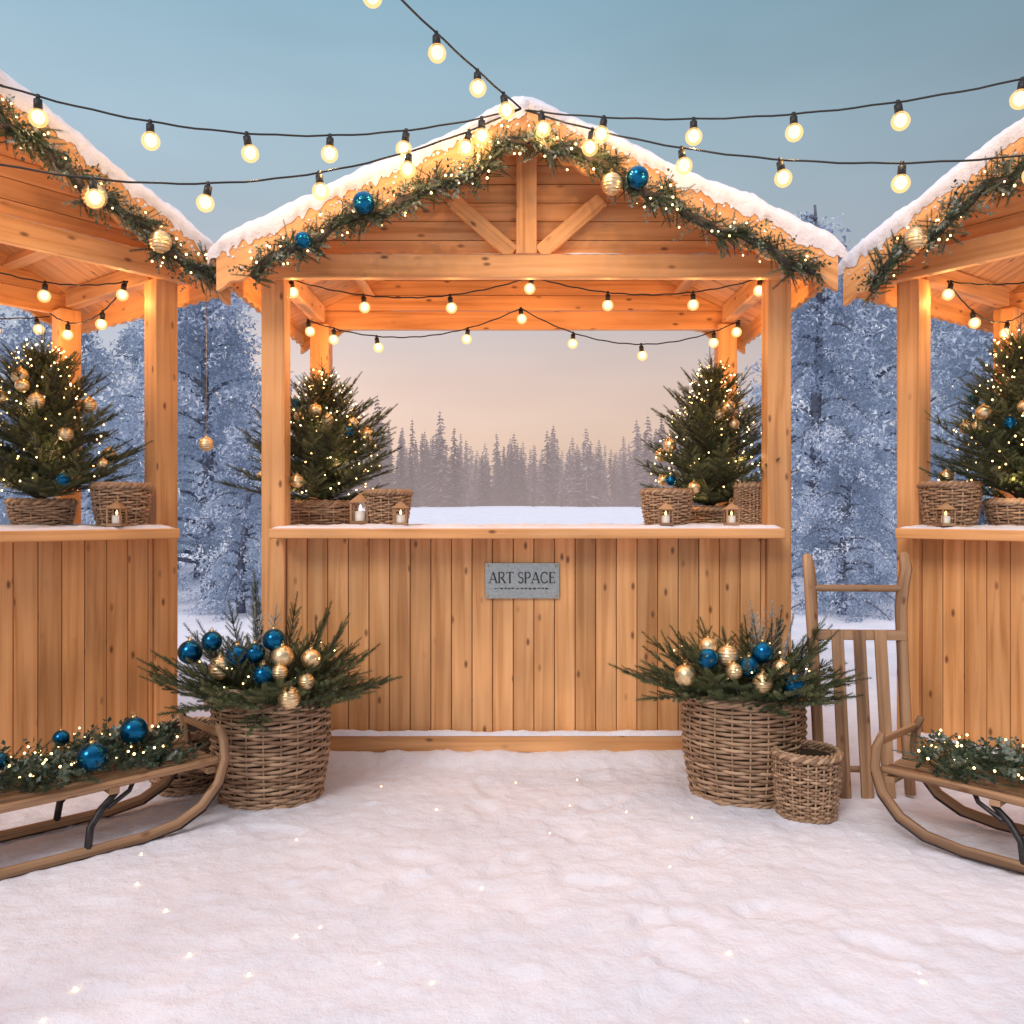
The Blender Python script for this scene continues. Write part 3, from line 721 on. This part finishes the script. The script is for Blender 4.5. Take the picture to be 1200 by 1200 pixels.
# ------------------------------------------------------------------ string lights
def para(A, B, sag, t):
    A = Vector(A); B = Vector(B); p = A.lerp(B, t); p.z -= 4 * t * (1 - t) * sag; return p
def string_lights(spans, r, watts, col):
    root = empty('string_lights'); c = MB(); core = MB(); gl = MB()
    for A, B, sag, ts in spans:
        c.tube([para(A, B, sag, i / 40) + Vector((0, 0, .002 * math.sin(i * 1.7))) for i in range(41)], .0044 if r > .03 else .0036, 6, 0)
        for t in ts:
            p = para(A, B, sag, t); sw = Vector((R(-.014, .014), R(-.01, .01), 0)); k = r / .036
            c.tube([p + Vector((0, 0, .006)), p + Vector((0, 0, -.012 * k))], .008 * k, 8, 0)
            c.tube([p + Vector((0, 0, -.012 * k)), p + sw * .5 + Vector((0, 0, -.05 * k))], [.0155 * k, .0165 * k], 10, 0)
            q = p + sw + Vector((0, 0, -.079 * k))
            core.sphere(q + Vector((0, 0, .1 * r)), r * .66, 0, 12, 8, 1.1)
            gl.lathe(q, [(.014 * k, .034 * k), (.02 * k, .028 * k)] + [(max(1e-4, r * math.sin(a)), r * math.cos(a)) for a in [math.pi * (i / 10) for i in range(2, 11)]], 16, 0)
            ld = bpy.data.lights.new('bulb_light', 'POINT'); ld.energy = watts; ld.color = col; ld.shadow_soft_size = r * .12
            lo = bpy.data.objects.new('bulb_light', ld); scene.collection.objects.link(lo); lo.parent = root; lo.location = q + Vector((0, 0, -r * .82))
    c.build('cable_and_sockets', [BLACK], root); core.build('bulb_cores', [BULBCORE], root); gl.build('bulb_glass', [BULBGLASS], root)
P0 = (.04, 3.84, 3.006); P1 = (.06, 3.845, 3.0); A1 = (-2.35, 3.1, 2.92); A2 = (-2.35, 3.1, 2.585); A4 = (2.43, 3.03, 2.887); A5 = (2.43, 3.03, 2.55)
random.seed(51)
OC = (1.0, .60, .26); IC = (1.0, .54, .18); OW, IW = 2.5, 3.3
string_lights([(A1, P0, .227, (.06, .224, .383, .529, .663, .792, .927))], .036, OW, OC)
string_lights([(A2, P0, .266, (.1, .30, .47, .645, .796, .904))], .036, OW, OC)
string_lights([(P0, (-1.5, 1.6, 3.55), .08, (.05, .12, .219, .347, .5, .66, .83))], .036, OW * .7, OC)
string_lights([(P1, A4, .14, (.03, .144, .298, .458, .613, .784, .93))], .036, OW, OC)
string_lights([(P1, A5, .175, (.123, .278, .437, .619, .8))], .036, OW, OC)
string_lights([((-1.12, 4.33, 2.37), (.10, 4.33, 2.385), .10, (.0, .3, .66, 1)), ((.10, 4.33, 2.385), (1.27, 4.33, 2.38), .09, (.33, .7, .99))], .029, IW, IC)
string_lights([((-1.16, 4.85, 2.28), (.05, 4.9, 2.36), .13, (.0, .12, .32, .75, 1)), ((.05, 4.9, 2.36), (1.30, 4.85, 2.28), .17, (.24, .55, .88, .99))], .029, IW, IC)
for S, sg_ in ((S_L, 1), (S_R, -1)):
    q = lambda x, y, z: w2(S, (sg_ * x, y, z))
    string_lights([(q(1.13, .17, 2.33), q(.2, .17, 2.33), .09, (.02, .42, .8)), (q(1.13, .17, 2.33), q(1.1, .95, 2.28), .12, (.3, .75)), (q(1.1, .95, 2.26), q(-.3, .95, 2.28), .10, (.05, .2, .5, .8))], .029, IW, IC)
pole = empty('wooden_light_pole', (-1.5, 1.55, 0)); b = MB(); b.tube([(0, 0, -.1), (0, 0, 1.8), (0, 0, 3.65)], [.05, .045, .04], 12, 0); b.build('pole', [PINE], pole)

orn = empty('hanging_gold_bauble', (-1.44, 4.02, 1.29)); b = MB(); b.bauble((0, 0, .22), .034, 0, 1, True); b.tube([(0, 0, .27), (0, 0, .99)], .0012, 4, 1); b.build('bauble_and_thread', [GOLD, GOLDCAP], orn)

fl = empty('painted_snow_glints'); b = MB(); random.seed(9)  # glints on the snow, put in as small glowing spheres
for (x, y) in [(-.57, 3.72), (-.78, 3.09), (-1.09, 2.13), (.29, 3.8), (.7, 3.32), (-.87, 2.3), (-.55, 2.45), (-.93, 1.9), (-.35, 2.25), (1.05, 2.2), (.55, 2.0), (-1.1, 2.0)] + [(R(-1.3, 1.3), R(2.0, 3.9)) for i in range(16)]:
    b.sphere((x, y, gh(x, y) + .003), R(.002, .0048), 0, 8, 6)
b.build('tiny_glow_spheres', [FAIRY], fl)

# ------------------------------------------------------------------ background trees
def spray_template():
    V = []; F = []
    for i in range(34):
        t = rng.uniform(0, 1); p = np.array([rng.normal(0, .05 + .05 * t), rng.normal(0, .05 + .05 * t), t * .5])
        d = norm(rng.normal(0, 1, 3) + np.array([0, 0, .8])); s_ = norm(np.cross(d, rng.normal(0, 1, 3))); l = rng.uniform(.05, .12); w = rng.uniform(.012, .03)
        o = len(V); V += [p - s_ * w, p + s_ * w, p + d * l]; F.append([o, o + 1, o + 2])
    return np.array(V), np.array(F)
SPR = spray_template()
def frost_tree_mesh(seed, H, droop):
    random.seed(seed); P, D, sc, st, rn = [], [], [], [], []
    lean = R(-.3, .3)
    def trunk(z): return np.array([lean * (z / H) ** 2 + .08 * math.sin(z * 1.3 + seed), .08 * math.cos(z), z])
    st.append(([trunk(H * i / 10) for i in range(11)], .13))
    nlimb = 40
    for i in range(nlimb):
        t = (i + .5) / nlimb; z = .35 + (H - .5) * t; a = i * 2.4 + R(-.4, .4); L = (H * .30) * (1 - t) ** .6 * R(.6, 1.3) + .25
        el = math.radians(20 + 35 * t); d = np.array([math.cos(a) * math.cos(el), math.sin(a) * math.cos(el), math.sin(el)])
        base = trunk(z); pts = []; lr = R(-.22, .22)
        for k in range(9):
            u = k / 8; pos = base + d * L * u - np.array([0, 0, droop * L * u * u]); pts.append(pos)
            if k >= 2:
                for q in range(3):
                    sd = norm(np.cross(d, [0, 0, 1])) * R(-1, 1) + d * .5 + np.array([0, 0, R(-.8, .3) * (1 + droop)])
                    off = norm(sd) * R(0, .3) * L * .3; off[2] += .06 if q == 0 else -.05
                    P.append(pos + off); D.append(sd + np.array([0, 0, -droop])); sc.append(R(.5, 1.15)); rn.append(np.clip(.40 + lr + R(-.12, .12) + (.36 if q == 0 else -.12) + .25 * (u - .6), 0, 1))
        st.append((pts, .04))
    V, F = inst(*SPR, P, D, sc); k = len(SPR[1]); rr = np.clip(np.repeat(rn, k) + rng.uniform(-.12, .12, len(rn) * k), 0, 1)
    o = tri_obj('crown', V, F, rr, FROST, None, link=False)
    b = MB()
    for pts, r in st: b.tube(pts, [r * (1 - .85 * i / (len(pts) - 1)) for i in range(len(pts))], 6, 0)
    t = b.build('trunk_and_limbs', [BLUEBARK]); me2 = t.data; bpy.data.objects.remove(t)
    return o.data, me2
variants = [frost_tree_mesh(61, 5.4, .5), frost_tree_mesh(62, 6.2, .9), frost_tree_mesh(63, 4.6, .7)]
random.seed(70)
def place_frost(x, y, s, v):
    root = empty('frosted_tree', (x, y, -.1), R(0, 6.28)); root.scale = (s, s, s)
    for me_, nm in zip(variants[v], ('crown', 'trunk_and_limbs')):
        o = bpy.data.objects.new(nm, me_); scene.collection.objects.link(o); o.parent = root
for (x, y, s, v) in [(-4.1, 11.5, .85, 0), (-5.4, 15, .95, 1), (-3.2, 10.2, .5, 2), (-6.6, 12.5, 1.0, 2), (-8.0, 12.0, .95, 1), (-9.6, 14, 1.1, 0), (-6.9, 17, 1.1, 0),
                     (4.3, 11.8, .88, 1), (5.9, 14, 1.0, 0), (3.9, 10.0, .5, 2), (6.9, 12.5, .95, 2), (8.2, 15, 1.1, 1), (9.8, 13, 1.1, 0), (6.4, 18, 1.1, 0), (10.5, 16, 1.1, 2)]:
    place_frost(x, y, s, v)

def conifer_template(nl=20, nb=9, seed=1, slim=.19):
    r_ = np.random.default_rng(seed); V = []; F = []
    for k in range(nl):
        t = k / nl; z = .04 + .94 * t; rr = slim * (1 - t) ** .9 + .010
        for j in range(nb):
            a = r_.uniform(0, 6.28); L = rr * r_.uniform(.5, 1.3); d = np.array([math.cos(a), math.sin(a), 0]); s_ = np.array([-d[1], d[0], 0])
            w = L * .22; dz = -L * r_.uniform(-.1, .55); o = len(V)
            V += [np.array([0, 0, z + .012]), d * L * .6 + s_ * w + [0, 0, z + dz * .5 - .008], d * L + [0, 0, z + dz], d * L * .6 - s_ * w + [0, 0, z + dz * .5 - .008]]
            F += [[o, o + 1, o + 2], [o, o + 2, o + 3]]
    for a in (0, 2.1, 4.2):
        o = len(V); V += [np.array([.012 * math.cos(a), .012 * math.sin(a), 0]), np.array([.012 * math.cos(a + 2.1), .012 * math.sin(a + 2.1), 0]), np.array([0, 0, 1.03])]; F.append([o, o + 1, o + 2])
    return np.array(V), np.array(F)
temps = [conifer_template(34, 9, 1, .15), conifer_template(28, 9, 2, .20), conifer_template(32, 8, 3, .11)]
def forest(name, pos, mat, root_parent=None):
    Vs, Fs, rs = [], [], []; off = 0
    for ti, T in enumerate(temps):
        sel = [p for i, p in enumerate(pos) if i % 3 == ti]
        if not sel: continue
        P = [(p[0], p[1], p[2]) for p in sel]; sc = [p[3] for p in sel]
        V, F = inst(T[0], T[1], P, [(R(-.02, .02), R(-.02, .02), 1)] * len(P), sc)
        base = np.repeat(rng.uniform(.1, .75, len(sel)), len(T[1])); Vs.append(V); Fs.append(F + off); off += len(V)
        rs.append(np.clip(base + rng.uniform(-.3, .4, len(base)), 0, 1))
    return tri_obj(name, np.concatenate(Vs), np.concatenate(Fs), np.concatenate(rs), mat)
random.seed(80)
pos = []
for i in range(700):
    y = 84 + 34 * random.random() ** 1.4; x = R(-42, 46) * y / 84; h = R(4.0, 7.4) + (2.6 if random.random() < .07 else 0) + (y - 84) * .05
    if x < -8: h += 1.0
    if x > 14: h += 1.6
    pos.append((x, y, 1.55, h))
for i in range(90):
    pos.append((R(-34, 38), R(80, 84), 1.45, R(1.2, 3.2)))
for x, y, h in ((-11.6, 74, 10.0), (-8.9, 76, 8.2), (-13.2, 72, 8.8), (-6.6, 79, 9.4), (-14.8, 70, 9.4), (-5.4, 80, 7.8), (7.2, 82, 8.0), (11.5, 78, 7.9), (13, 74, 8.4), (12.2, 76, 8.6), (14.6, 74, 9.6), (-10.2, 78, 7)):
    pos.append((x, y, far_rise(y) - .15, h))
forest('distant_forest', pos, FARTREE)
pos = []
for i in range(240):
    y = R(24, 44); sx = random.choice((-1, 1)); x = sx * y * R(.285, .95); pos.append((x, y, far_rise(y) - .2, R(3.0, 6.2) * (y / 30)))
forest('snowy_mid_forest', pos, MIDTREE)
b = MB(); ro = empty('tree_fairy_lights')
for i in range(110):
    sx = random.choice((-1, 1)); y = R(9.6, 11); b.sphere((sx * y * R(.29, .62), y, R(.3, 3.6)), R(.006, .011), 0, 6, 4)
b.build('tiny_glow_spheres', [FAIRYW], ro)

# ------------------------------------------------------------------ world
w = bpy.data.worlds.new('World'); scene.world = w; w.use_nodes = True
nt = w.node_tree; n = nt.nodes; l = nt.links; n.clear()
out = n.new('ShaderNodeOutputWorld'); add = n.new('ShaderNodeAddShader'); b1 = n.new('ShaderNodeBackground'); b2 = n.new('ShaderNodeBackground')
sky = n.new('ShaderNodeTexSky'); sky.sky_type = 'NISHITA'; sky.sun_disc = False; sky.sun_elevation = math.radians(8); sky.sun_rotation = math.radians(180 + 30)
b1.inputs[1].default_value = 0.005; l.new(sky.outputs[0], b1.inputs[0])
tc = n.new('ShaderNodeTexCoord'); sp = n.new('ShaderNodeSeparateXYZ'); l.new(tc.outputs['Generated'], sp.inputs[0])
Z = [(.64, (.6, .63, .74)), (1.0, (1.32, 1.24, 1.32))]
ra = ramp(n, [(0.0, (.74, .53, .43)), (.08, (.82, .59, .47)), (.15, (.75, .57, .50)), (.23, (.54, .51, .53)), (.34, (.38, .48, .55)), (.52, (.25, .41, .51))] + Z)
rb_ = ramp(n, [(0.0, (.45, .48, .57)), (.2, (.42, .47, .56)), (.34, (.37, .47, .55)), (.52, (.25, .41, .51))] + Z)
l.new(sp.outputs[2], ra.inputs[0]); l.new(sp.outputs[2], rb_.inputs[0])
nz_ = n.new('ShaderNodeTexNoise'); nz_.inputs['Scale'].default_value = 2.0; nz_.inputs['Detail'].default_value = 3
mpp = n.new('ShaderNodeMapping'); mpp.inputs['Scale'].default_value = (1, 1, 3.2); l.new(tc.outputs['Generated'], mpp.inputs[0]); l.new(mpp.outputs[0], nz_.inputs['Vector'])
ab = n.new('ShaderNodeMath'); ab.operation = 'ABSOLUTE'; l.new(sp.outputs[0], ab.inputs[0])
mr = n.new('ShaderNodeMapRange'); mr.interpolation_type = 'SMOOTHSTEP'; mr.inputs[1].default_value = .18; mr.inputs[2].default_value = .5; l.new(ab.outputs[0], mr.inputs[0])
lt = n.new('ShaderNodeMath'); lt.operation = 'LESS_THAN'; lt.inputs[1].default_value = 0; l.new(sp.outputs[1], lt.inputs[0])
mxm = n.new('ShaderNodeMath'); mxm.operation = 'MAXIMUM'; l.new(mr.outputs[0], mxm.inputs[0]); l.new(lt.outputs[0], mxm.inputs[1])
mix = n.new('ShaderNodeMix'); mix.data_type = 'RGBA'; l.new(mxm.outputs[0], mix.inputs[0]); l.new(ra.outputs[0], mix.inputs[6]); l.new(rb_.outputs[0], mix.inputs[7])
lr = n.new('ShaderNodeMapRange'); lr.inputs[1].default_value = -.5; lr.inputs[2].default_value = .5; lr.inputs[3].default_value = 1.20; lr.inputs[4].default_value = .82; l.new(sp.outputs[0], lr.inputs[0])
nr = n.new('ShaderNodeMapRange'); nr.inputs[1].default_value = .3; nr.inputs[2].default_value = .7; nr.inputs[3].default_value = .90; nr.inputs[4].default_value = 1.10; l.new(nz_.outputs['Fac'], nr.inputs[0])
mm = n.new('ShaderNodeMath'); mm.operation = 'MULTIPLY'; l.new(lr.outputs[0], mm.inputs[0]); l.new(nr.outputs[0], mm.inputs[1])
l.new(mix.outputs[2], b2.inputs[0]); l.new(mm.outputs[0], b2.inputs[1])
l.new(b1.outputs[0], add.inputs[0]); l.new(b2.outputs[0], add.inputs[1]); l.new(add.outputs[0], out.inputs[0])
sd = bpy.data.lights.new('sun', 'SUN'); sd.energy = 1.3; sd.angle = math.radians(20); sd.color = (1, .93, .87)
so = bpy.data.objects.new('sun', sd); scene.collection.objects.link(so); so.rotation_euler = (math.radians(53), 0, math.radians(-28))

# ------------------------------------------------------------------ camera
cd = bpy.data.cameras.new('camera'); cd.lens = 30; cd.sensor_width = 36; cd.clip_end = 3000; cd.clip_start = .05
co = bpy.data.objects.new('camera', cd); scene.collection.objects.link(co); co.location = (0, 0, 1.19); co.rotation_euler = (math.pi / 2, 0, 0)
scene.camera = co
